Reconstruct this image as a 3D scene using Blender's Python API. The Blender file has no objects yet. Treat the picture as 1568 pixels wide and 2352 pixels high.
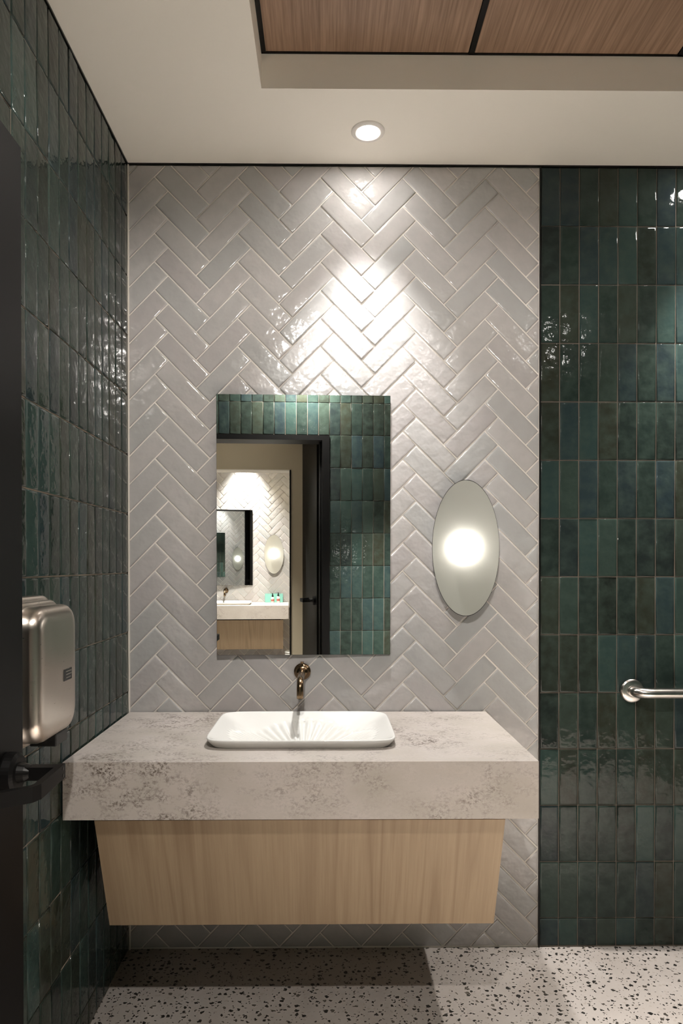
import bpy, bmesh, math, random
from mathutils import Vector, Matrix
random.seed(11)
R = math.radians
SC = bpy.context.scene
COL = SC.collection

# ------------------------------------------------------------------ camera, world, exposure
cam_d = bpy.data.cameras.new('camera')
cam_d.sensor_fit = 'HORIZONTAL'; cam_d.sensor_width = 24.0; cam_d.lens = 24.0
cam_d.shift_x = (784 - 766.4) / 1568.0
cam_d.shift_y = (1307.6 - 1176) / 1568.0
cam_d.clip_start = 0.02
cam = bpy.data.objects.new('camera', cam_d); COL.objects.link(cam)
cam.location = (0, -2.35, 1.326)
cam.rotation_euler = (math.pi / 2 - .0074, 0, -.0098)
SC.camera = cam

world = bpy.data.worlds.new('world'); SC.world = world; world.use_nodes = True
world.node_tree.nodes['Background'].inputs[0].default_value = (.5, .47, .42, 1)
world.node_tree.nodes['Background'].inputs[1].default_value = 0.02

SC.view_settings.view_transform = 'Standard'; SC.view_settings.look = 'None'
SC.view_settings.exposure = 3.12; SC.view_settings.gamma = 1.0
SC.view_settings.use_curve_mapping = False
SC.cycles.max_bounces = 8; SC.cycles.glossy_bounces = 6; SC.cycles.diffuse_bounces = 4
SC.cycles.sample_clamp_indirect = 4.0; SC.cycles.sample_clamp_direct = 12.0

P_VANITY, P_RIGHT, P_DOOR, P_MID, P_HALL, P_FAR, P_GLOBE, P_POOL = 15.5, 24, 13, 180, 44, 56, 1.8, 165
SC.cycles.adaptive_threshold = .08
SC.cycles.caustics_reflective = False; SC.cycles.caustics_refractive = False

ZC = 2.695                      # ceiling height
XL, XB, XR = -.684, .7305, 2.1  # left wall, white/green boundary, right wall
YF = -2.40                      # door wall face
YH = -3.78                      # far side of the corridor
YO = -5.81                      # vanity wall of the far washroom

# ------------------------------------------------------------------ materials
MATS = {}
def new_mat(name):
    m = bpy.data.materials.new(name); m.use_nodes = True
    nt = m.node_tree; b = nt.nodes['Principled BSDF']; MATS[name] = m
    return m, nt, b
def node(nt, kind, **kw):
    n = nt.nodes.new(kind)
    for k, v in kw.items():
        if k in n.inputs: n.inputs[k].default_value = v
        else: setattr(n, k, v)
    return n
def ramp(nt, fac, stops, interp='LINEAR'):
    n = nt.nodes.new('ShaderNodeValToRGB'); n.color_ramp.interpolation = interp
    e = n.color_ramp.elements
    while len(e) < len(stops): e.new(0.5)
    for i, (p, c) in enumerate(stops):
        e[i].position = p; e[i].color = c if len(c) == 4 else (*c, 1)
    nt.links.new(fac, n.inputs[0]); return n.outputs[0]
def lin(r, g, b):
    f = lambda v: (v / 255 / 12.92) if v / 255 <= .04045 else ((v / 255 + .055) / 1.055) ** 2.4
    return (f(r), f(g), f(b))
def mathn(nt, op, a, b=None, clamp=False):
    n = nt.nodes.new('ShaderNodeMath'); n.operation = op; n.use_clamp = clamp
    for i, v in enumerate((a, b)):
        if v is None: continue
        if isinstance(v, (int, float)): n.inputs[i].default_value = v
        else: nt.links.new(v, n.inputs[i])
    return n.outputs[0]
def mixc(nt, fac, a, b, mode='MIX'):
    n = nt.nodes.new('ShaderNodeMix'); n.data_type = 'RGBA'; n.blend_type = mode
    for s, v in ((0, fac), (6, a), (7, b)):
        if isinstance(v, (int, float)): n.inputs[s].default_value = v
        elif isinstance(v, tuple): n.inputs[s].default_value = v if len(v) == 4 else (*v, 1)
        else: nt.links.new(v, n.inputs[s])
    return n.outputs[2]
def objcoord(nt, scale=(1, 1, 1), jitter=0.0):
    tc = nt.nodes.new('ShaderNodeTexCoord'); mp = nt.nodes.new('ShaderNodeMapping')
    mp.inputs['Scale'].default_value = scale
    nt.links.new(tc.outputs['Object'], mp.inputs['Vector'])
    if jitter:
        oi = nt.nodes.new('ShaderNodeObjectInfo')
        cb = nt.nodes.new('ShaderNodeCombineXYZ')
        nt.links.new(mathn(nt, 'MULTIPLY', oi.outputs['Random'], jitter), cb.inputs[0])
        nt.links.new(mathn(nt, 'MULTIPLY', oi.outputs['Random'], jitter * 1.7), cb.inputs[1])
        nt.links.new(cb.outputs[0], mp.inputs['Location'])
    return mp.outputs[0]
def noise(nt, vec, scale, detail=3.0, rough=.5, dist=0.0):
    n = node(nt, 'ShaderNodeTexNoise', Scale=scale, Detail=detail, Roughness=rough, Distortion=dist)
    nt.links.new(vec, n.inputs['Vector']); return n.outputs['Fac']
def bump(nt, b, h, strength, dist):
    n = node(nt, 'ShaderNodeBump', Strength=strength, Distance=dist)
    nt.links.new(h, n.inputs['Height']); nt.links.new(n.outputs[0], b.inputs['Normal'])
def simple(name, col, rough=.5, metal=0.0, spec=.5):
    m, nt, b = new_mat(name)
    b.inputs['Base Color'].default_value = (*col, 1); b.inputs['Roughness'].default_value = rough
    b.inputs['Metallic'].default_value = metal; b.inputs['Specular IOR Level'].default_value = spec
    return m
def piece_random(nt):
    oi = nt.nodes.new('ShaderNodeObjectInfo'); ge = nt.nodes.new('ShaderNodeNewGeometry')
    return mathn(nt, 'FRACT', mathn(nt, 'ADD', oi.outputs['Random'], ge.outputs['Random Per Island']))

# glazed hand-made tiles
def tile_mat(name, stops, rough, wob, cloud, cloudamt, spec=.5):
    m, nt, b = new_mat(name)
    v = objcoord(nt, jitter=40)
    base = ramp(nt, piece_random(nt), stops)
    cl = noise(nt, v, 22, 4, .6)
    c2 = mixc(nt, mathn(nt, 'MULTIPLY', ramp(nt, cl, [(.38, (0, 0, 0)), (.7, (1, 1, 1))]), cloudamt), base, cloud)
    nt.links.new(c2, b.inputs['Base Color'])
    b.inputs['Roughness'].default_value = rough
    b.inputs['Specular IOR Level'].default_value = spec
    h = mathn(nt, 'ADD', noise(nt, v, 26, 2, .5), mathn(nt, 'MULTIPLY', noise(nt, v, 75, 2, .5), .22))
    bump(nt, b, h, 1.0, wob)
    return m
WHITE = tile_mat('white_glaze', [(0, lin(173, 168, 167)), (.35, lin(181, 177, 175)), (.65, lin(168, 168, 167)), (1, lin(185, 180, 178))], .13, .0024, lin(165, 163, 161), .5)
GREEN = tile_mat('green_glaze', [(0, lin(39, 51, 47)), (.22, lin(33, 41, 38)), (.4, lin(47, 48, 39)), (.6, lin(46, 62, 58)), (.8, lin(39, 50, 54)), (1, lin(32, 37, 33))], .07, .0017, lin(61, 74, 67), .45, .25)
GROUT_W = simple('light_grout', lin(230, 224, 216), .9)
GROUT_G = simple('taupe_grout', lin(114, 104, 94), .9)
GROUT_L = simple('beige_grout', lin(176, 160, 144), .9)
PAINT = simple('warm_white_paint', lin(246, 241, 231), .75)
CREAM = simple('cream_wall_paint', lin(196, 184, 160), .7)
BLACK = simple('black_satin_paint', lin(10, 9, 9), .5, 0, .15)
BLACKM = simple('black_metal', lin(22, 21, 20), .35, .6)
CAULK = simple('white_caulk', lin(222, 214, 204), .6)
PORC = simple('white_porcelain', lin(217, 216, 212), .08)
MIRROR = simple('mirror_silver', (.86, .88, .86), .0, 1.0)
GLASS_EDGE = simple('dark_mirror_edge', lin(34, 36, 34), .3)
TRIMW = simple('white_lamp_trim', lin(232, 228, 222), .5)
PLASTIC = simple('black_plastic', lin(18, 18, 18), .45)
LABELW = simple('cream_bottle_label', lin(226, 216, 206), .5)
AMBERP = simple('pink_label_print', lin(170, 96, 88), .5)

def brushed(name, col, rough, scale, spread=.12, aniso=.4, metal=1.0):
    m, nt, b = new_mat(name)
    b.inputs['Base Color'].default_value = (*col, 1); b.inputs['Metallic'].default_value = metal
    b.inputs['Anisotropic'].default_value = aniso
    n = noise(nt, objcoord(nt, scale), 60, 3)
    nt.links.new(mathn(nt, 'ADD', mathn(nt, 'MULTIPLY', n, spread), rough), b.inputs['Roughness'])
    return m
STEEL = brushed('brushed_steel', lin(196, 186, 176), .24, (1, 1, 12))
BARST = brushed('satin_stainless', lin(205, 200, 195), .2, (1, 1, 1), .08)
BRONZE = brushed('aged_bronze', lin(128, 106, 82), .2, (1, 1, 1), .08)
NICKEL = brushed('satin_nickel', lin(218, 216, 207), .29, (1, 1, 1), .05, 0, .72)

m, nt, b = new_mat('lamp_glow')
b.inputs['Base Color'].default_value = (1, 1, 1, 1); b.inputs['Emission Color'].default_value = (1, .97, .92, 1)
b.inputs['Emission Strength'].default_value = 20
LENS = m
m, nt, b = new_mat('opal_globe_glow')
b.inputs['Base Color'].default_value = (1, 1, 1, 1); b.inputs['Emission Color'].default_value = (1, .96, .9, 1)
b.inputs['Emission Strength'].default_value = P_GLOBE
GLOBE = m

m, nt, b = new_mat('teal_acrylic')
b.inputs['Base Color'].default_value = (*lin(150, 214, 200), 1); b.inputs['Roughness'].default_value = .05
b.inputs['Alpha'].default_value = .45
ACRYL = m

# terrazzo
m, nt, b = new_mat('terrazzo')
v = objcoord(nt)
dn = node(nt, 'ShaderNodeTexNoise', Scale=95.0, Detail=1.0); nt.links.new(v, dn.inputs['Vector'])
sub = node(nt, 'ShaderNodeVectorMath', operation='SUBTRACT'); nt.links.new(dn.outputs['Color'], sub.inputs[0]); sub.inputs[1].default_value = (.5, .5, .5)
scl = node(nt, 'ShaderNodeVectorMath', operation='SCALE'); scl.inputs['Scale'].default_value = .016; nt.links.new(sub.outputs[0], scl.inputs[0])
add = node(nt, 'ShaderNodeVectorMath', operation='ADD'); nt.links.new(v, add.inputs[0]); nt.links.new(scl.outputs[0], add.inputs[1])
def chips(scale, lo, hi, keep):
    vo = node(nt, 'ShaderNodeTexVoronoi', Scale=scale, voronoi_dimensions='2D'); nt.links.new(add.outputs[0], vo.inputs['Vector'])
    sp = nt.nodes.new('ShaderNodeSeparateColor'); nt.links.new(vo.outputs['Color'], sp.inputs[0])
    thr = mathn(nt, 'ADD', mathn(nt, 'MULTIPLY', sp.outputs[0], hi - lo), lo)
    inside = mathn(nt, 'LESS_THAN', vo.outputs['Distance'], thr)
    return mathn(nt, 'MULTIPLY', inside, mathn(nt, 'GREATER_THAN', sp.outputs[1], 1 - keep)), sp.outputs[2]
c1, s1 = chips(46, .10, .29, .6); c2, s2 = chips(95, .12, .26, .28); c3, s3 = chips(60, .1, .3, .35)
cloud = ramp(nt, noise(nt, v, 5, 4), [(.3, lin(164, 156, 149)), (.7, lin(177, 170, 164))])
col = mixc(nt, mathn(nt, 'MULTIPLY', c3, .35), cloud, lin(150, 140, 128))
chipc = ramp(nt, s1, [(0, lin(30, 29, 27)), (.7, lin(42, 40, 37)), (1, lin(96, 90, 82))])
col = mixc(nt, c1, col, chipc); col = mixc(nt, c2, col, lin(52, 49, 45))
nt.links.new(col, b.inputs['Base Color']); b.inputs['Roughness'].default_value = .35
TERRAZZO = m

# stone worktop
m, nt, b = new_mat('mottled_stone')
v = objcoord(nt, (1, 1, 1.3))
big = ramp(nt, noise(nt, v, 3.2, 4, .6), [(.43, (0, 0, 0)), (.62, (1, 1, 1))])
fine = ramp(nt, noise(nt, v, 130, 6, .75, .3), [(.46, (0, 0, 0)), (.58, (1, 1, 1))])
mid = ramp(nt, noise(nt, v, 24, 5, .6), [(.38, (0, 0, 0)), (.60, (1, 1, 1))])
base = ramp(nt, noise(nt, v, 6, 6, .6), [(.3, lin(162, 155, 146)), (.6, lin(179, 171, 165))])
spots = mathn(nt, 'MULTIPLY', fine, mathn(nt, 'MULTIPLY', mathn(nt, 'ADD', mathn(nt, 'MULTIPLY', big, .9), .12), mid), True)
col = mixc(nt, spots, base, lin(83, 72, 62))
vein = ramp(nt, noise(nt, objcoord(nt, (1, 4, 3)), 9, 7, .7), [(.5, (0, 0, 0)), (.7, (1, 1, 1))])
col = mixc(nt, mathn(nt, 'MULTIPLY', vein, .2), col, lin(170, 158, 146))
nt.links.new(col, b.inputs['Base Color']); b.inputs['Roughness'].default_value = .45
STONE = m

def wood_mat(name, light, mid_, dark, rings, freq, fib, axis, rough, contrast, rnd=0):
    m, nt, b = new_mat(name)
    st = [1, 1, 1]; st[axis] = .05 if rnd == 0 else .045
    if rnd == 0: st[1] = .03
    v = objcoord(nt, tuple(st), rnd)
    n1 = noise(nt, v, freq, 2, .45, 0)
    rg = mathn(nt, 'FRACT', mathn(nt, 'MULTIPLY', n1, rings))
    rg = ramp(nt, rg, [(0, (1, 1, 1)), (.18, (.25, .25, .25)), (.7, (0, 0, 0)), (1, (.9, .9, .9))])
    st2 = [1, 1, 1]; st2[axis] = .03
    if rnd == 0: st2[1] = .03
    fb = noise(nt, objcoord(nt, tuple(st2), rnd), fib, 3, .6)
    base = ramp(nt, fb, [(.3, mid_), (.7, light)])
    mask = ramp(nt, noise(nt, v, freq * 1.3, 2), [(.35, (.15, .15, .15)), (.65, (1, 1, 1))])
    col = mixc(nt, mathn(nt, 'MULTIPLY', mathn(nt, 'MULTIPLY', rg, mask), contrast), base, dark)
    nt.links.new(col, b.inputs['Base Color']); b.inputs['Roughness'].default_value = rough
    return m
OAK = wood_mat('pale_ash_wood', lin(156, 136, 110), lin(144, 123, 98), lin(113, 90, 66), 10, 6.5, 150, 2, .55, .6)
WALNUT = wood_mat('brown_ceiling_wood', lin(173, 142, 119), lin(132, 105, 84), lin(102, 78, 62), 9, 9.0, 150, 1, .45, .35, 30)

# ------------------------------------------------------------------ mesh helpers
def obj(name, bm, mat, parent=None, smooth=False, loc=None):
    me = bpy.data.meshes.new(name); bmesh.ops.recalc_face_normals(bm, faces=bm.faces[:]); bm.to_mesh(me); bm.free()
    o = bpy.data.objects.new(name, me); COL.objects.link(o)
    if mat: me.materials.append(mat)
    if smooth:
        for p in me.polygons: p.use_smooth = True
    if loc is not None: o.location = loc
    if parent: o.parent = parent
    return o
def struct(o): o['kind'] = 'structure'; return o
def empty(name, loc=(0, 0, 0), rz=0.0):
    o = bpy.data.objects.new(name, None); COL.objects.link(o); o.location = loc; o.rotation_euler = (0, 0, rz)
    o.empty_display_size = .05; return o
def thing(name, label, cat, loc=(0, 0, 0), rz=0.0, group=None):
    o = empty(name, loc, rz); return tag(o, label, cat, group)
def tag(o, label, cat, group=None):
    o['label'] = label; o['category'] = cat
    if group: o['group'] = group
    return o
def box(bm, x0, x1, y0, y1, z0, z1, bev=0.0, seg=2):
    vs = [bm.verts.new((x, y, z)) for x in (x0, x1) for y in (y0, y1) for z in (z0, z1)]
    idx = [(0, 1, 3, 2), (4, 6, 7, 5), (0, 4, 5, 1), (2, 3, 7, 6), (0, 2, 6, 4), (1, 5, 7, 3)]
    fs = [bm.faces.new([vs[i] for i in f]) for f in idx]
    if bev:
        es = list({e for f in fs for e in f.edges})
        bmesh.ops.bevel(bm, geom=es, offset=bev, segments=seg, profile=.5, affect='EDGES')
    return bm
def bx(*a, **k): return box(bmesh.new(), *a, **k)
def tube(bm, pts, rad, seg=20, cap=True):
    """round tube along pts; rad a number or one per point"""
    pts = [Vector(p) for p in pts]; n = len(pts)
    rads = rad if isinstance(rad, (list, tuple)) else [rad] * n
    prev = None; rings = []
    for i, p in enumerate(pts):
        t = ((pts[min(i + 1, n - 1)] - p).normalized() if i < n - 1 else Vector()) + ((p - pts[max(i - 1, 0)]).normalized() if i > 0 else Vector())
        t.normalize()
        if prev is None:
            a = Vector((0, 0, 1)) if abs(t.z) < .9 else Vector((1, 0, 0))
            u = t.cross(a).normalized()
        else:
            u = (prev - t * prev.dot(t)).normalized()
        prev = u; w = t.cross(u)
        rings.append([bm.verts.new(p + (u * math.cos(2 * math.pi * k / seg) + w * math.sin(2 * math.pi * k / seg)) * rads[i]) for k in range(seg)])
    for a, c in zip(rings, rings[1:]):
        for k in range(seg): bm.faces.new((a[k], a[(k + 1) % seg], c[(k + 1) % seg], c[k]))
    if cap: bm.faces.new(rings[0][::-1]); bm.faces.new(rings[-1])
    return bm
def lathe(bm, prof, origin, axis='Z', seg=40, cap=True):
    """prof: list of (r, h) along the axis"""
    rings = []
    for r, h in prof:
        rg = []
        for k in range(seg):
            a = 2 * math.pi * k / seg; c, s = r * math.cos(a), r * math.sin(a)
            p = {'Z': (c, s, h), 'Y': (c, h, s), 'X': (h, c, s)}[axis]
            rg.append(bm.verts.new(Vector(origin) + Vector(p)))
        rings.append(rg)
    for a, c in zip(rings, rings[1:]):
        for k in range(seg): bm.faces.new((a[k], a[(k + 1) % seg], c[(k + 1) % seg], c[k]))
    if cap: bm.faces.new(rings[0][::-1]); bm.faces.new(rings[-1])
    return bm
def strip(bm, pts, w, h, up=Vector((0, 0, 1))):
    """rectangular bar swept along pts, w sideways, h along up"""
    pts = [Vector(p) for p in pts]; n = len(pts); rings = []
    for i, p in enumerate(pts):
        t = (pts[min(i + 1, n - 1)] - pts[max(i - 1, 0)]).normalized(); s = t.cross(up).normalized()
        rings.append([bm.verts.new(p + s * a * w / 2 + up * c * h / 2) for a, c in ((-1, -1), (1, -1), (1, 1), (-1, 1))])
    for a, c in zip(rings, rings[1:]):
        for k in range(4): bm.faces.new((a[k], a[(k + 1) % 4], c[(k + 1) % 4], c[k]))
    bm.faces.new(rings[0][::-1]); bm.faces.new(rings[-1])
    return bm
def arc(c, r, a0, a1, n, f): return [f(c, r, R(a0 + (a1 - a0) * i / n)) for i in range(n + 1)]

# ------------------------------------------------------------------ tiles
def inset_poly(p, d):
    n = len(p); out = []
    for i in range(n):
        a, b_, c = p[i - 1], p[i], p[(i + 1) % n]
        e1 = (b_ - a).normalized(); e2 = (c - b_).normalized()
        n1 = Vector((-e1.y, e1.x)); n2 = Vector((-e2.y, e2.x))
        k = 1 + n1.dot(n2)
        out.append(b_ + (n1 + n2) * (d / max(k, .25)))
    return out
def area(p): return .5 * sum(p[i - 1].x * p[i].y - p[i].x * p[i - 1].y for i in range(len(p)))
def inradius(p):
    c = sum(p, Vector((0, 0))) / len(p)
    return min(abs((p[i] - p[i - 1]).x * (c - p[i - 1]).y - (p[i] - p[i - 1]).y * (c - p[i - 1]).x) / max((p[i] - p[i - 1]).length, 1e-6) for i in range(len(p)))
def clip(poly, x0, x1, y0, y1):
    for ax, val, keep in ((0, x0, 1), (0, x1, -1), (1, y0, 1), (1, y1, -1)):
        out = []
        for i in range(len(poly)):
            a, b_ = poly[i - 1], poly[i]
            da, db = (a[ax] - val) * keep, (b_[ax] - val) * keep
            if (da >= 0) != (db >= 0): out.append(a + (b_ - a) * (da / (da - db)))
            if db >= 0: out.append(b_)
        poly = out
        if len(poly) < 3: return []
    res = [p.copy() for p in poly]
    while len(res) > 3:
        ls = [((res[i] - res[i - 1]).length, i) for i in range(len(res))]
        l, i = min(ls)
        if l > .009: break
        res[i] = (res[i] + res[i - 1]) / 2; res.pop(i - 1)
    return res if len(res) > 2 and area(res) > 1.2e-4 and inradius(res) > .0035 else []
TILE_H = .0033
def tile_geo(bm, poly, f):
    """pillowed tile: f(u, v, n) -> point"""
    ir = inradius(poly)
    loops = []
    for ins, h in ((0, 0), (0, TILE_H * .62), (min(.0014, ir * .3), TILE_H * .9), (min(.006, ir * .6), TILE_H)):
        q = inset_poly(poly, ins) if ins else poly
        loops.append([bm.verts.new(f(p.x, p.y, h)) for p in q])
    n = len(poly)
    for a, c in zip(loops, loops[1:]):
        for k in range(n): bm.faces.new((a[k], a[(k + 1) % n], c[(k + 1) % n], c[k]))
    bm.faces.new(loops[-1])
TILE_CACHE = {}
def lay_tiles(wall, polys, org, U, V, mat, grout=.003, single=lambda c: True, name='tile', tilt=.35, jit=.0004):
    """polys in (u, v) metres on the plane org + u U + v V; each tile a child of wall"""
    U, V, org = Vector(U), Vector(V), Vector(org); N = U.cross(V)
    rest = bmesh.new(); nrest = 0
    for poly in polys:
        q = inset_poly(poly, grout / 2)
        if area(q) < 5e-5: continue
        c = sum(q, Vector((0, 0))) / len(q)
        if not single(c):
            tile_geo(rest, q, lambda u, v, h: org + U * u + V * v + N * h); nrest += 1; continue
        loc = [p - c for p in q]
        key = (mat.name,) + tuple((round(p.x, 4), round(p.y, 4)) for p in loc)
        me = TILE_CACHE.get(key)
        if me is None:
            bm = bmesh.new(); tile_geo(bm, loc, lambda u, v, h: (u, v, h))
            bmesh.ops.recalc_face_normals(bm, faces=bm.faces[:])
            me = bpy.data.meshes.new(name); bm.to_mesh(me); bm.free(); me.materials.append(mat)
            for p in me.polygons: p.use_smooth = True
            TILE_CACHE[key] = me
        o = bpy.data.objects.new(name, me); COL.objects.link(o); o.parent = wall
        rot = Matrix((U, V, N)).transposed()
        t = Matrix.Rotation(R(random.gauss(0, tilt)), 3, 'X') @ Matrix.Rotation(R(random.gauss(0, tilt)), 3, 'Y')
        o.matrix_world = Matrix.Translation(org + U * c.x + V * c.y + N * random.uniform(-jit * 2, jit)) @ (rot @ t).to_4x4()
    if nrest:
        r = obj('tile_field', rest, mat, wall, smooth=True); r['kind'] = 'stuff'
    else: rest.free()
def stack_bond(us, vs):
    return [[Vector((us[i], vs[j])), Vector((us[i + 1], vs[j])), Vector((us[i + 1], vs[j + 1])), Vector((us[i], vs[j + 1]))] for i in range(len(us) - 1) for j in range(len(vs) - 1)]
def herringbone(x0, x1, z0, z1, ox, oz, wx=.06672, wz=.0680):
    s2 = math.sqrt(2); polys = []
    def P(u, v): return Vector((ox + (u - v) / s2 * wx, oz + (u + v) / s2 * wz))
    for m in range(-12, 14):
        for k in range(-60, 60):
            bu, bv = k + 3 * m, k - 3 * m
            for (u0, u1, v0, v1) in ((0, 3, 0, 1), (0, 1, 1, 4)):
                pl = [P(bu + u0, bv + v0), P(bu + u1, bv + v0), P(bu + u1, bv + v1), P(bu + u0, bv + v1)]
                if max(p.x for p in pl) < x0 or min(p.x for p in pl) > x1 or max(p.y for p in pl) < z0 or min(p.y for p in pl) > z1: continue
                pl = clip(pl, x0, x1, z0, z1)
                if pl: polys.append(pl)
    return polys
def frange(a, b_, step):
    out = [a]
    while out[-1] + step < b_ - .004: out.append(out[-1] + step)
    out.append(b_); return out

# ------------------------------------------------------------------ room shell
struct(obj('floor', bx(-1.6, 2.3, YO - .1, .1, -.06, 0), TERRAZZO))

# vanity wall: white herringbone and green stack bond
wb = struct(obj('wall_back', bx(XL - .1, XB, .0, .1, 0, ZC + .2), GROUT_W))
def seen_back(c):
    return not ((-.35 < c.x < .19 and 1.06 < c.y < 1.85) or (-.62 < c.x < .46 and .36 < c.y < .80))
lay_tiles(wb, herringbone(XL + .003, XB - .001, .004, ZC - .006, -.6847, 2.4575), (0, -.0005, 0), (1, 0, 0), (0, 0, 1), WHITE, grout=.0048, single=seen_back, tilt=.4, jit=.0004)

wg = struct(obj('wall_back_right', bx(XB, XR + .1, .0, .1, 0, ZC + .2), GROUT_G))
GZ = [.004, .1006, .296, .4917, .687, .8819, 1.0822, 1.2824, 1.4834, 1.6843, 1.8853, 2.0863, 2.2873, 2.4882, ZC - .006]
gx = [XB + .004] + frange(.8005, XR, .0667)
lay_tiles(wg, stack_bond(gx, GZ), (0, -.0005, 0), (1, 0, 0), (0, 0, 1), GREEN, grout=.0034, single=lambda c: c.x < 1.28)

# left wall
wl = struct(obj('wall_left', bx(XL - .1, XL, YF - .15, 0, 0, ZC + .2), GROUT_L))
ly = [0.004, .076] + [.076 + .0656 * k for k in range(1, 35)] + [-YF]
lz = [.004] + [2.512 - .2027 * k for k in range(12, -1, -1)] + [ZC - .006]
polys = []
for pl in stack_bond(ly, lz): polys.append([Vector((p.x - (-YF), p.y)) for p in pl])
# u axis runs from the door towards the vanity wall (so the normal faces +X)
polys = [[Vector((-(p.x + (-YF)), p.y)) for p in pl][::-1] for pl in polys]
lay_tiles(wl, polys, (XL + .0005, 0, 0), (0, 1, 0), (0, 0, 1), GREEN, grout=.0034,
          single=lambda c: c.x > -1.06 or (c.x > -1.36 and c.y > 1.9))

# right wall (outside the picture)
wr = struct(obj('wall_right', bx(XR, XR + .1, YF - .15, 0, 0, ZC + .2), GROUT_G))
lay_tiles(wr, stack_bond(frange(.004, -YF, .0667), GZ), (XR - .0005, 0, 0), (0, -1, 0), (0, 0, 1), GREEN, grout=.0028, single=lambda c: False)

# door wall, seen in the mirror
DX0, DX1, DZ = -.655, .158, 2.186        # outer edges of the door frame
wf_bm = bmesh.new()
box(wf_bm, XL, DX0 + .01, YF - .15, YF, 0, ZC); box(wf_bm, DX1 - .01, XR, YF - .15, YF, 0, ZC); box(wf_bm, DX0 + .01, DX1 - .01, YF - .15, YF, DZ - .01, ZC)
wf = struct(obj('wall_front', wf_bm, CREAM))
bed = bmesh.new()
box(bed, XL, DX0, YF - .001, YF + .004, 0, ZC); box(bed, DX1, XR, YF - .001, YF + .004, 0, ZC); box(bed, DX0, DX1, YF - .001, YF + .004, DZ, ZC)
obj('grout_bed', bed, GROUT_G, wf)
dxs = [XL + .003] + [.1588 - .0757 * k for k in range(11, -1, -1)]
dxs = [dxs[0]] + [x for x in dxs[1:] if x > XL + .02]
dxs2 = frange(.1588, XR, .0757)
dz_hi = [DZ + .003, DZ + .2245, ZC - .006]
dz_lo = [.003] + [DZ + .003 - .2245 * k for k in range(9, -1, -1)] + [DZ + .2245, ZC - .006]
# facing +Y: u runs towards -X
def flip(pl): return [Vector((-p.x, p.y)) for p in pl][::-1]
def seen_front(c): return -.62 < c.x < .62 and .75 < c.y
polys = [flip(p) for p in stack_bond(dxs, dz_hi)] + [flip(p) for p in stack_bond(dxs2, dz_lo)]
lay_tiles(wf, polys, (0, YF + .0045, 0), (-1, 0, 0), (0, 0, 1), GREEN, grout=.003, single=lambda c: seen_front(Vector((-c.x, c.y))))

# thin black reveals and caulk lines
struct(obj('trim_1', bx(XL, XR, -.0055, 0, ZC - .006, ZC + .0), BLACKM))
struct(obj('trim_2', bx(XL, XL + .0055, YF, -.0055, ZC - .006, ZC), BLACKM))
struct(obj('trim_3', bx(XB - .0005, XB + .0038, -.0062, 0, 0, ZC - .006), BLACKM))
struct(obj('trim_4', bx(XL + .0035, XL + .0085, -.0085, -.0035, .0, ZC - .006, bev=.001), CAULK))

# ceiling with the raised wood-panelled bay
RX0, RX1, RY0, RY1, RZ = -.189, 1.622, -.374, -1.45, 2.797
ce = bmesh.new()
box(ce, XL - .1, XR + .1, RY0, .1, ZC, RZ + .03); box(ce, XL - .1, XR + .1, YF - .15, RY1, ZC, RZ + .03)
box(ce, XL - .1, RX0, RY1, RY0, ZC, RZ + .03); box(ce, RX1, XR + .1, RY1, RY0, ZC, RZ + .03)
ceil = struct(obj('ceiling', ce, PAINT))
obj('bay_deck', bx(RX0 - .02, RX1 + .02, RY1 - .02, RY0 + .02, RZ + .03, RZ + .06), BLACK, ceil)
gxs = [RX0 + .604 * i for i in range(4)]; gys = [RY0, RY0 - .538, RY1]
for i in range(3):
    for j in range(2):
        w = .604; d = gys[j] - gys[j + 1]
        obj('ceiling_panel', bx(-w / 2 + .009, w / 2 - .009, -d / 2 + .004, d / 2 - .004, -.009, .009, bev=.0012, seg=1), WALNUT, ceil,
            loc=(RX0 + w * (i + .5), (gys[j] + gys[j + 1]) / 2, RZ + .009))
for i, x in enumerate(gxs):
    o = .006 if i == 0 else (-.006 if i == 3 else 0)
    obj('grid_bar', bx(x + o - .0075, x + o + .0075, RY1, RY0, RZ - .003, RZ + .014), BLACKM, ceil)
for j, y in enumerate(gys):
    o = -.003 if j == 0 else (.003 if j == 2 else 0)
    obj('grid_bar', bx(RX0, RX1, y + o - .003, y + o + .003, RZ - .003, RZ + .014), BLACKM, ceil)

# corridor and far washroom shells
struct(obj('ceiling_corridor', bx(-1.6, 2.3, YH, YF - .15, 2.6, 2.7), PAINT))
FZ = 2.125; FXL, FXR = -1.02, -.096     # far opening
wh = bmesh.new()
box(wh, -1.6, FXL, YH - .15, YH, 0, 2.8); box(wh, FXR, 2.3, YH - .15, YH, 0, 2.8); box(wh, FXL, FXR, YH - .15, YH, FZ, 2.8)
struct(obj('wall_corridor', wh, CREAM))
struct(obj('wall_corridor_left', bx(-1.7, -1.6, YH, YF - .15, 0, 2.7), CREAM))
struct(obj('wall_corridor_right', bx(2.3, 2.4, YH, YF - .15, 0, 2.7), CREAM))
wo = struct(obj('wall_far', bx(-1.5, .2, YO - .1, YO, 0, 2.75), GROUT_W))
polys = [flip(p) for p in herringbone(-1.5, .198, .004, ZC - .006, -.752 - .6847, 2.4575)]
lay_tiles(wo, polys, (0, YO + .0005, 0), (-1, 0, 0), (0, 0, 1), WHITE, single=lambda c: -.16 > -c.x - .1 and -.98 < -c.x < -.03 and .2 < c.y < 2.25 and not (-.62 > -c.x and 1.1 < c.y < 1.85), tilt=.4)
wo2 = struct(obj('wall_far_right', bx(.2, 1.5, YO - .1, YO, 0, 2.75), GROUT_G))
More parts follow.
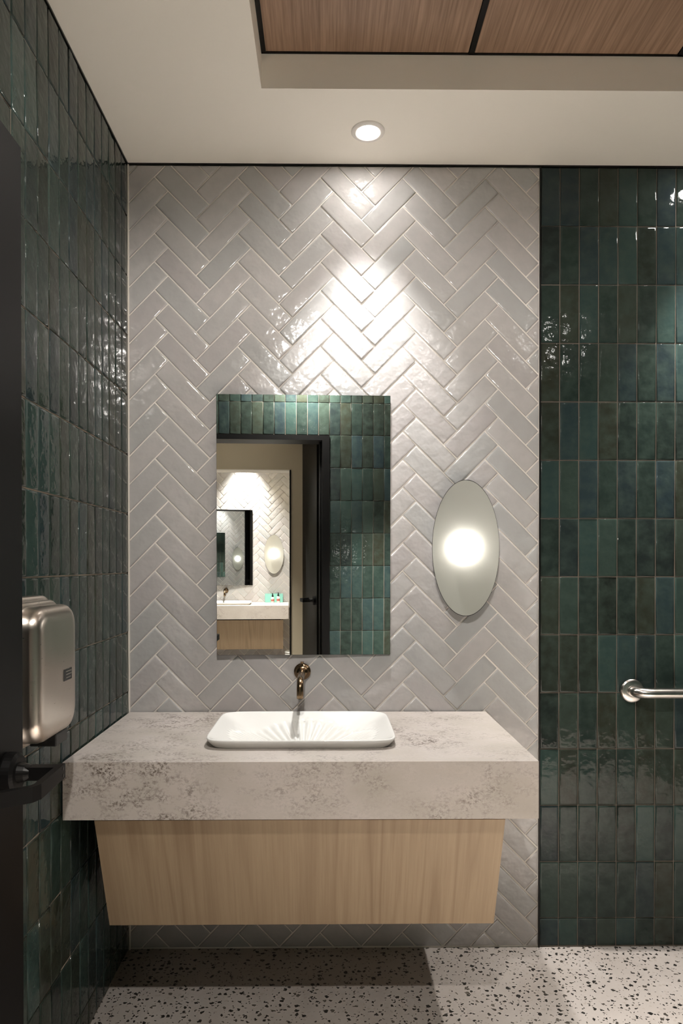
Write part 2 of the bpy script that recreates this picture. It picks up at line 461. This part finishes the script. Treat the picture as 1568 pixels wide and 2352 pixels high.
lay_tiles(wo2, stack_bond(frange(-1.5, -.2, .0667), GZ), (0, YO + .0005, 0), (-1, 0, 0), (0, 0, 1), GREEN, single=lambda c: False)
ws = struct(obj('wall_far_left', bx(-1.6, -1.5, YO, YH - .15, 0, 2.75), GROUT_G))
lay_tiles(ws, stack_bond(frange(YO + .01, YH - .15, .0667), GZ), (-1.4995, 0, 0), (0, 1, 0), (0, 0, 1), GREEN, single=lambda c: False)
struct(obj('wall_far_side', bx(1.5, 1.6, YO, YH - .15, 0, 2.75), CREAM))
struct(obj('ceiling_far', bx(-1.6, 1.6, YO - .1, YH - .15, ZC, ZC + .06), PAINT))

# ------------------------------------------------------------------ doors
def lever_handle(door, pos, out, along, z):
    """pos on the leaf face; out = unit normal of the face, along = towards the hinge"""
    out, along = Vector(out), Vector(along); p = Vector((pos[0], pos[1], z))
    bm = bmesh.new(); tube(bm, [p, p + out * .004, p + out * .019, p + out * .024], [.036, .037, .036, .03], 36); ro = obj('rose', bm, BLACK, door)
    bm = bmesh.new(); tube(bm, [p + out * .024, p + out * .036, p + out * .045], [.019, .0165, .013], 28); obj('collar', bm, BLACKM, ro)
    bm = bmesh.new()
    n0 = p + out * .03
    strip(bm, [n0, n0 + out * .062], .022, .024); le = obj('lever', bm, BLACK, door)
    e = n0 + out * .062
    bm = bmesh.new(); strip(bm, [e - along * .013 + out * .004, e + along * .105 + out * .009, e + along * .118 + out * .004, e + along * .165 - out * .062], .012, .026); obj('grip', bm, BLACK, le)
    for dz in (-.006, .007):
        bm = bmesh.new(); q = e - along * .0 + out * .008 + Vector((0, 0, dz)); tube(bm, [q, q + out * .0035], .0035, 12); obj('screw', bm, BLACKM, le)

d1 = struct(empty('door_1', (-.61, YF, 0)))
d1.location = (0, 0, 0)
LX, LY0, LY1, LH = -.586, -1.945, -1.03, 2.125
obj('leaf', bx(LX - .045, LX, LY0, LY1, .008, LH, bev=.002, seg=1), BLACK, d1)
fr = bmesh.new()
obj('side_panel', bx(XL + .012, XL + .034, YF + .006, LY0 - .004, 0, LH + .03), BLACK, d1)
obj('hinge_post', bx(XL + .012, LX - .046, LY0 - .03, LY0 + .03, 0, LH + .03), BLACK, d1)
for z in (.3, 1.1, 1.9):
    bm = bmesh.new(); tube(bm, [(LX - .006, LY0 - .008, z), (LX - .006, LY0 - .008, z + .1)], .007, 12); obj('hinge', bm, BLACKM, d1)
lever_handle(d1, (LX, -1.098, 0), (1, 0, 0), (0, -1, 0), .945)
JW = .05
def door_frame(parent, x0, x1, zt, y0, y1, jw):
    obj('jamb', bx(x0, x0 + jw, y0, y1, 0, zt), BLACK, parent); obj('jamb', bx(x1 - jw, x1, y0, y1, 0, zt), BLACK, parent)
    obj('head', bx(x0 + jw, x1 - jw, y0, y1, zt - jw, zt), BLACK, parent)
jb = .033
obj('jamb', bx(DX1 - JW, DX1, YF - .165, YF + .017, 0, DZ), BLACK, d1)
obj('jamb', bx(DX0, DX0 + .014, YF - .165, YF + .017, 0, DZ), BLACK, d1)
obj('head', bx(DX0 + .014, DX1 - JW, YF - .165, YF + .017, DZ - jb, DZ), BLACK, d1)
obj('stop', bx(DX1 - JW - .016, DX1 - JW, YF - .11, YF - .05, 0, DZ - jb), BLACK, d1)

d2 = struct(empty('door_2'))           # tall corridor door standing open behind the doorway
hx, hy, tx, ty = .006, YH + .02, .098, -3.0
ang = math.atan2(ty - hy, tx - hx); ln = math.hypot(tx - hx, ty - hy)
d2.location = (hx, hy, 0); d2.rotation_euler = (0, 0, ang)
obj('leaf', bx(0, ln, -.045, 0, .008, 2.48, bev=.002, seg=1), BLACK, d2)
lever_handle(d2, (ln - .07, 0, 0), (0, 1, 0), (-1, 0, 0), 1.01)
for z in (.3, 1.2, 2.2):
    bm = bmesh.new(); tube(bm, [(.004, -.05, z), (.004, -.05, z + .1)], .007, 12); obj('hinge', bm, BLACKM, d2)

d3 = struct(empty('door_3'))           # far door frame
obj('jamb', bx(FXR - .012, FXR, YH - .16, YH + .012, 0, FZ), BLACK, d3)
obj('jamb', bx(FXL, FXL + .012, YH - .16, YH + .012, 0, FZ), BLACK, d3)
obj('head', bx(FXL + .012, FXR - .012, YH - .16, YH + .012, FZ - .008, FZ), PAINT, d3)

# ------------------------------------------------------------------ downlights
def downlight(x, y, z, label, power, size=64, group='recessed ceiling downlights', tint=(1, .95, .89)):
    t = thing('recessed_downlight', label, 'ceiling light', (x, y, z), 0, group)
    bm = bmesh.new(); lathe(bm, [(.053, 0), (.053, -.002), (.050, -.0045), (.040, -.006), (.034, -.004), (.033, 0)], (0, 0, 0), 'Z', 48, cap=False); obj('trim_ring', bm, TRIMW, t, smooth=True)
    bm = bmesh.new(); lathe(bm, [(.033, -.0005), (.032, -.003), (.02, -.0055), (.004, -.006)], (0, 0, 0), 'Z', 40); obj('lens', bm, LENS, t, smooth=True)
    ld = bpy.data.lights.new('downlight_beam', 'SPOT'); ld.energy = power; ld.spot_size = R(size); ld.spot_blend = 1.0 if size < 170 else .2; ld.shadow_soft_size = .028
    ld.color = tint
    lo = bpy.data.objects.new('downlight_beam', ld); COL.objects.link(lo); lo.parent = t; lo.location = (0, 0, -.035)
    return t
downlight(.1295, -.182, ZC, 'round white recessed downlight glowing in the ceiling above the mirror', P_VANITY, 68, tint=(1, .975, .955))
downlight(1.32, -.19, ZC, 'round recessed downlight washing the green tiles beyond the right edge', P_RIGHT)
downlight(-.02, YF + .2, ZC, 'round recessed downlight in the ceiling close above the doorway', P_DOOR, 178)
downlight(1.38, -1.82, ZC, 'round recessed downlight behind the wood ceiling bay, on the right towards the doorway', P_MID, 66)
downlight(.55, -1.84, ZC, 'added unseen downlight between the wood ceiling bay and the doorway wall, for bounce light', P_POOL, 58)  # added lamp: its pool on the floor bounces light up to the ceiling
downlight(-.6, -2.95 - .2, 2.6, 'added unseen downlight brightening the corridor outside the doorway', P_HALL)  # unseen lamp added to brighten the cream corridor walls
downlight(-.45, YH - .5, ZC, 'added fill downlight inside the far washroom, out of the mirror view', 60, 130)  # added lamp, lights the far cabinet and wall from the front
downlight(-.62, YO + .2, ZC, 'round recessed downlight over the far washroom vanity, seen in the mirror', P_FAR, 76)

# ------------------------------------------------------------------ vanity
def rrect(hx_, hy_, r, seg):
    """rounded rectangle points with matching angle order"""
    pts = []
    for cx, cy, a0 in ((hx_ - r, hy_ - r, 0), (-hx_ + r, hy_ - r, 90), (-hx_ + r, -hy_ + r, 180), (hx_ - r, -hy_ + r, 270)):
        for i in range(seg + 1):
            a = R(a0 + 90 * i / seg); pts.append((cx + r * math.cos(a), cy + r * math.sin(a)))
    return pts
CT, CB = .820, .672       # worktop top and bottom
def countertop(x0, x1, depth, wall_y, sgn, sx, sy, label):
    """sgn = -1: projects towards -Y from wall_y"""
    yb, yf = wall_y + sgn * .011, wall_y + sgn * depth
    bm = bmesh.new()
    out = [bm.verts.new((x, y, CT)) for x, y in ((x0, yb), (x1, yb), (x1, yf), (x0, yf))]
    hole = [bm.verts.new((sx + px, sy + py, CT)) for px, py in rrect(.225, .15, .05, 5)]
    eo = [bm.edges.new((out[i - 1], out[i])) for i in range(4)]
    eh = [bm.edges.new((hole[i - 1], hole[i])) for i in range(len(hole))]
    bmesh.ops.triangle_fill(bm, use_beauty=True, edges=eo + eh)
    low = [bm.verts.new((v.co.x, v.co.y, CB)) for v in out]
    for i in range(4): bm.faces.new((out[i - 1], out[i], low[i], low[i - 1]))
    bm.faces.new(low)
    well = [bm.verts.new((v.co.x, v.co.y, CB + .01)) for v in hole]
    for i in range(len(hole)): bm.faces.new((hole[i - 1], hole[i], well[i], well[i - 1]))
    o = obj('vanity_countertop', bm, STONE); return tag(o, label, 'countertop', 'stone vanity tops')
def cabinet(x0, x1, wall_y, sgn, label, gap=True):
    t = thing('vanity_cabinet', label, 'cabinet', ((x0 + x1) / 2, wall_y, 0), 0, 'wood vanity cabinets')
    hw = (x1 - x0) / 2; yt, yb, zt, zb = sgn * .577, sgn * .455, CB - .012, .323
    th = sgn * -.019
    bm = bmesh.new()
    def prism(bm, xa, xb, prof):
        a = [bm.verts.new((xa, y, z)) for y, z in prof]; c = [bm.verts.new((xb, y, z)) for y, z in prof]
        bm.faces.new(a); bm.faces.new(c[::-1])
        for i in range(len(prof)): bm.faces.new((a[i - 1], a[i], c[i], c[i - 1]))
    prism(bm, -hw, hw, [(yt, zt), (yb, zb), (yb + th, zb), (yt + th, zt)]); obj('front_panel', bm, OAK, t)
    for s in (-1, 1):
        bm = bmesh.new(); xa, xb = (s * (hw - .004), s * (hw - .022))
        prism(bm, xa, xb, [(yt + th, zt), (yb + th, zb + .015), (sgn * .012, zb + .015), (sgn * .012, zt)]); obj('side_panel', bm, OAK, t)
    bm = bmesh.new(); box(bm, -hw + .022, hw - .022, min(sgn * .012, yb + th), max(sgn * .012, yb + th), zb + .02, zb + .038); obj('bottom_panel', bm, OAK, t)
    bm = bmesh.new(); yy = sorted((sgn * .02, yt + sgn * -.04)); box(bm, -hw + .03, hw - .03, yy[0], yy[1], zt - .03, CB); obj('dark_recess', bm, BLACK, t)  # black block stands in for the shaded recess between worktop and cabinet
    return t
def basin(cx, cy, rz, label):
    t = thing('basin', label, 'sink', (cx, cy, CT), rz, 'white basins')
    HX, HY, N = .265, .187, 368
    bm = bmesh.new()
    def outline(a, c):
        pts = []
        for k in range(N):
            q = 2 * math.pi * k / N; th = math.atan2(c * math.sin(q), a * math.cos(q))
            r = (abs(math.cos(th) / a) ** 9 + abs(math.sin(th) / c) ** 9) ** (-1 / 9); pts.append((r * math.cos(th), r * math.sin(th)))
        return pts
    def loop(hx_, hy_, r, z): return [bm.verts.new((x, y, z)) for x, y in outline(hx_, hy_)]
    rings = [loop(HX - .016, HY - .016, .03, .0), loop(HX - .012, HY - .012, .034, .004), loop(HX - .003, HY - .003, .04, .016), loop(HX, HY, .042, .0215),
             loop(HX, HY, .042, .0245), loop(HX - .0015, HY - .0015, .042, .0262), loop(HX - .004, HY - .004, .04, .0262)]
    inner = outline(HX - .006, HY - .006)
    steps = 44
    for s in range(steps + 1):
        tt = 1 - s / steps; tt = max(tt, .02); rg = []
        for (x, y) in inner:
            px, py = x * tt, y * tt
            e = math.hypot(px / .225, py / .158)           # fluted ellipse inside the dished rectangle
            border = -.088 * (1 - tt ** 1.7)
            bowl = 0
            th = math.atan2(py / .158, px / .225)
            fl = .0048 * math.cos(46 * th) * min(1, max(0, (1.0 - e) / .10)) * min(1, max(0, (e - .12) / .3))
            rg.append(bm.verts.new((px, py, .0255 + border + bowl + fl)))
        rings.append(rg)
    for a, c in zip(rings, rings[1:]):
        for k in range(N): bm.faces.new((a[k], a[(k + 1) % N], c[(k + 1) % N], c[k]))
    bm.faces.new(rings[-1])
    obj('bowl', bm, PORC, t, smooth=True)
    bm = bmesh.new(); lathe(bm, [(.022, -.066), (.022, -.0605), (.016, -.059), (.004, -.0585)], (0, 0, 0), 'Z', 32); obj('drain', bm, BARST, t, smooth=True)
    return t
def faucet(x, wall_y, sgn, label):
    t = thing('wall_faucet', label, 'faucet', (x, wall_y, .9586), 0 if sgn < 0 else math.pi, 'bronze wall faucets')
    bm = bmesh.new(); lathe(bm, [(.0285, -.0085), (.029, -.011), (.029, -.014), (.027, -.017), (.019, -.021), (.0185, -.036)], (0, 0, 0), 'Y', 44); obj('escutcheon', bm, BRONZE, t, smooth=True)
    bm = bmesh.new()
    pts = [(0, -.03, 0), (0, -.08, 0), (0, -.176, 0)] + arc((0, -.176), .032, 90, 0, 8, lambda c, r, a: (0, c[1] - r * math.cos(a), -.032 + r * math.sin(a))) + [(0, -.208, -.044), (0, -.208, -.054)]
    tube(bm, pts, .0108, 24); obj('spout', bm, BRONZE, t, smooth=True)
    bm = bmesh.new(); tube(bm, [(0, -.208, -.0541), (0, -.208, -.0555)], .0085, 20); obj('aerator', bm, PLASTIC, t)
    bm = bmesh.new(); tube(bm, [(0, -.028, .012), (0, -.028, .030), (0, -.028, .036)], [.0052, .005, .0058], 14); hd = obj('handle', bm, BRONZE, t)
    return t
def sconce(x, wall_y, sgn, z, label):
    t = thing('oval_sconce', label, 'wall light', (x, wall_y, z), 0 if sgn < 0 else math.pi, 'oval disc sconces')
    A, B = .1135, .2295
    bm = bmesh.new(); SEG = 72; rings = []
    for s, y in ([(i / 16, -.036 - .006 * (i / 16) ** 2.0) for i in range(1, 17)]):
        rings.append([bm.verts.new((A * s * math.cos(2 * math.pi * k / SEG), y, B * s * math.sin(2 * math.pi * k / SEG))) for k in range(SEG)])
    for a, c in zip(rings, rings[1:]):
        for k in range(SEG): bm.faces.new((a[k], a[(k + 1) % SEG], c[(k + 1) % SEG], c[k]))
    bm.faces.new(rings[0]); obj('dish', bm, NICKEL, t, smooth=True)
    bm = bmesh.new(); rings = []
    for s, y in ((1.0, -.0418), (1.008, -.0424), (1.008, -.039), (.99, -.038), (.5, -.030), (.1, -.0195)):
        rings.append([bm.verts.new((A * s * math.cos(2 * math.pi * k / SEG), y, B * s * math.sin(2 * math.pi * k / SEG))) for k in range(SEG)])
    for a, c in zip(rings, rings[1:]):
        for k in range(SEG): bm.faces.new((a[k], a[(k + 1) % SEG], c[(k + 1) % SEG], c[k]))
    bm.faces.new(rings[-1]); obj('back_shell', bm, BLACKM, t, smooth=True)
    bm = bmesh.new(); lathe(bm, [(.045, -.005), (.045, -.0185), (.04, -.0195)], (0, 0, 0), 'Y', 36); obj('wall_mount', bm, BLACKM, t)
    bm = bmesh.new(); bmesh.ops.create_uvsphere(bm, u_segments=40, v_segments=24, radius=.0555, matrix=Matrix.Translation((0, -.041, 0))); obj('globe', bm, GLOBE, t, smooth=True)
    return t
def wall_mirror(xc, yc, zc, w, h, rz, lean, label, back):
    """front centre at (xc, yc, zc); rz turns it, lean tips the top forward; back = distance of the wall behind"""
    t = thing('wall_mirror', label, 'mirror', (xc, yc, zc), 0, 'frameless rectangular mirrors')
    t.rotation_euler = (lean, 0, rz)
    obj('glass', bx(-w / 2 + .0012, w / 2 - .0012, 0, .004, -h / 2 + .0012, h / 2 - .0012), MIRROR, t)
    obj('backing', bx(-w / 2, w / 2, .0042, .009, -h / 2, h / 2), GLASS_EDGE, t)
    obj('hanging_rail', bx(-w / 2 + .1, w / 2 - .1, .009, back, h / 2 - .16, h / 2 - .12), BLACKM, t)
    return t

countertop(XL + .009, .5435, .605, 0, -1, -.073, -.309, 'thick pale mottled stone worktop carrying the nearest basin')
cabinet(-.604, .465, 0, -1, 'pale wood wall-hung cabinet with slanted front under the near stone worktop')
basin(-.073, -.309, 0, 'low white rectangular basin with fluted bowl under the bronze faucet')
faucet(-.085, -.0, -1, 'bronze wall-mounted faucet just below the large mirror')
sconce(.4695, 0, -1, 1.381, 'oval nickel disc wall light with glowing globe on the herringbone wall')
wall_mirror(-.0792, -.0240, 1.4592, .592, .886, .03, .005, 'large rectangular frameless mirror hung above the basin', .012)

# far washroom
FD = -.282 - .4695
countertop(-1.32, -.113, .605, YO, 1, -.825, YO + .309, 'thick pale stone worktop in the far washroom, seen in the mirror')
cabinet(-1.30, -.172, YO, 1, 'pale wood cabinet under the far stone worktop, seen in the mirror')
basin(-.80, YO + .309, math.pi, 'low white basin on the far worktop, seen in the mirror')
faucet(-.845, YO, 1, 'small bronze faucet over the far basin, seen in the mirror')
sconce(-.282, YO, 1, 1.386, 'oval disc wall light in the far washroom, seen in the mirror')
wall_mirror(-.532 - .293, YO + .058, 1.465, .592, .886, math.pi - .136, -.005, 'rectangular mirror on the far washroom wall, reflected in the large mirror', .012)

# ------------------------------------------------------------------ hand dryer on the left wall
def dryer():
    y0, y1, z0, z1, dp = -1.005, -.752, .938, 1.256, .102
    yc, zc = (y0 + y1) / 2, (z0 + z1) / 2; hw, hh = (y1 - y0) / 2, (z1 - z0) / 2
    t = thing('hand_dryer', 'brushed steel wall-mounted hand dryer beside the black door', 'hand dryer', (XL + .009, yc, zc))
    def shell(bm, levels, seg=10):
        rings = []
        for x, sy, sz, r in levels:
            rings.append([bm.verts.new((x, py, pz)) for py, pz in rrect(sy, sz, r, seg)])
        n = len(rings[0])
        for a, c in zip(rings, rings[1:]):
            for k in range(n): bm.faces.new((a[k], a[(k + 1) % n], c[(k + 1) % n], c[k]))
        bm.faces.new(rings[0][::-1]); bm.faces.new(rings[-1])
    bm = bmesh.new()
    shell(bm, [(.0, hw - .004, hh - .004, .05), (.008, hw, hh, .052), (.030, hw, hh, .052), (.0345, hw - .002, hh - .002, .052), (.036, hw - .008, hh - .009, .05), (.0365, hw - .009, hh - .010, .05),
               (.052, hw - .009, hh - .010, .05), (.056, hw - .011, hh - .012, .05), (.0575, hw - .017, hh - .018, .048), (.058, hw - .018, hh - .019, .048),
               (.080, hw - .018, hh - .019, .048), (.090, hw - .021, hh - .022, .046), (.0965, hw - .027, hh - .028, .042), (.0998, hw - .036, hh - .037, .036), (.101, hw - .048, hh - .050, .03)])
    body = obj('cover', bm, STEEL, t, smooth=True)
    bm = bmesh.new(); box(bm, .002, .05, -.10, -.004, -hh * .72, hh * .60, bev=.01); 
    obj('rear_box', bm, PLASTIC, t)
    bm = bmesh.new(); box(bm, .03, .088, hw - .115, hw - .05, -hh - .008, -hh + .02, bev=.003); obj('air_nozzle', bm, PLASTIC, t)
    bm = bmesh.new(); box(bm, .0985, .1022, .020, .066, -.014 - .013, -.014 + .013, bev=.001, seg=1); bd = obj('badge', bm, PLASTIC, t)
    bm = bmesh.new()
    for i, (a, c, z) in enumerate(((.031, .062, -.007), (.031, .063, -.0135), (.031, .058, -.0205))):
        box(bm, .1022, .1026, a, c, z - .0012, z + .0012)
    obj('badge_print', bm, simple('grey_badge_print', lin(110, 106, 100), .5), bd)
    return t
dryer()

# ------------------------------------------------------------------ grab bar
t = thing('grab_bar', 'satin stainless grab bar fixed to the green tile wall', 'grab bar', (1.049, 0, .8905))
for i, x in enumerate((0, .86)):
    bm = bmesh.new(); lathe(bm, [(.040, -.008), (.041, -.0095), (.041, -.014), (.0395, -.0185), (.034, -.021), (.0185, -.0225)], (x, 0, 0), 'Y', 48); obj('flange', bm, BARST, t, smooth=True)
bm = bmesh.new()
pts = [(0, -.021, 0), (.001, -.03, .0)] + [(.05 - .05 * math.cos(R(a)), -.035 - .03 * math.sin(R(a)), 0) for a in range(10, 91, 10)] + [(.2, -.065, 0), (.66, -.065, 0)] + [(.81 + .05 * math.sin(R(a)), -.035 - .03 * math.cos(R(a)), 0) for a in range(0, 81, 10)] + [(.86, -.021, 0)]
tube(bm, pts, .0178, 28); obj('rail', bm, BARST, t, smooth=True)

# ------------------------------------------------------------------ small things on the far worktop
def bottle(x, y, label, tall):
    t = thing('pump_bottle', label, 'bottle', (x, y, CT), 0, 'pump bottles on the far worktop')
    h = .066 * tall
    bm = bmesh.new(); lathe(bm, [(.017, .0), (.0185, .002), (.0185, h - .008), (.015, h - .002), (.008, h)], (0, 0, 0), 'Z', 28); bo = obj('bottle_body', bm, LABELW, t, smooth=True)
    bm = bmesh.new(); lathe(bm, [(.0188, h * .25), (.0188, h * .62)], (0, 0, 0), 'Z', 28, cap=False); obj('label_print', bm, AMBERP, bo)
    bm = bmesh.new(); lathe(bm, [(.0105, h), (.0105, h + .022), (.006, h + .024), (.0055, h + .036)], (0, 0, 0), 'Z', 20); pu = obj('pump_cap', bm, PLASTIC, t)
    bm = bmesh.new(); box(bm, -.008, .008, -.006, .02, h + .036, h + .044, bev=.002); obj('nozzle', bm, PLASTIC, pu)
bottle(-.297, YO + .10, 'small white pump bottle with black pump, beside the taller one, seen in the mirror', 1.0)
bottle(-.231, YO + .10, 'taller white pump bottle with black pump at the caddy end, seen in the mirror', 1.12)
t = thing('acrylic_caddy', 'clear teal acrylic box standing behind the pump bottles, seen in the mirror', 'caddy', (-.282, YO + .045, CT))
for nm, b6 in (('back_panel', (-.105, .105, -.030, -.027, 0, .102)), ('front_panel', (-.105, .105, .027, .030, 0, .095)), ('side_panel', (-.105, -.102, -.027, .027, 0, .1)), ('side_panel', (.102, .105, -.027, .027, 0, .1)), ('base', (-.102, .102, -.027, .027, 0, .003))):
    obj(nm, bx(*b6), ACRYL, t)
t = thing('waste_bin', 'white round-rimmed waste bin beside the far cabinet, seen in the mirror', 'bin', (-.05, YO + .38, 0))
bm = bmesh.new(); lathe(bm, [(.085, .002), (.09, .01), (.108, .272), (.104, .272), (.086, .012)], (0, 0, 0), 'Z', 40); obj('bin_body', bm, PORC, t, smooth=True)
bm = bmesh.new(); lathe(bm, [(.107, .272), (.112, .276), (.112, .286), (.106, .290), (.102, .286), (.102, .272)], (0, 0, 0), 'Z', 40, cap=False); obj('rim', bm, PORC, t, smooth=True)
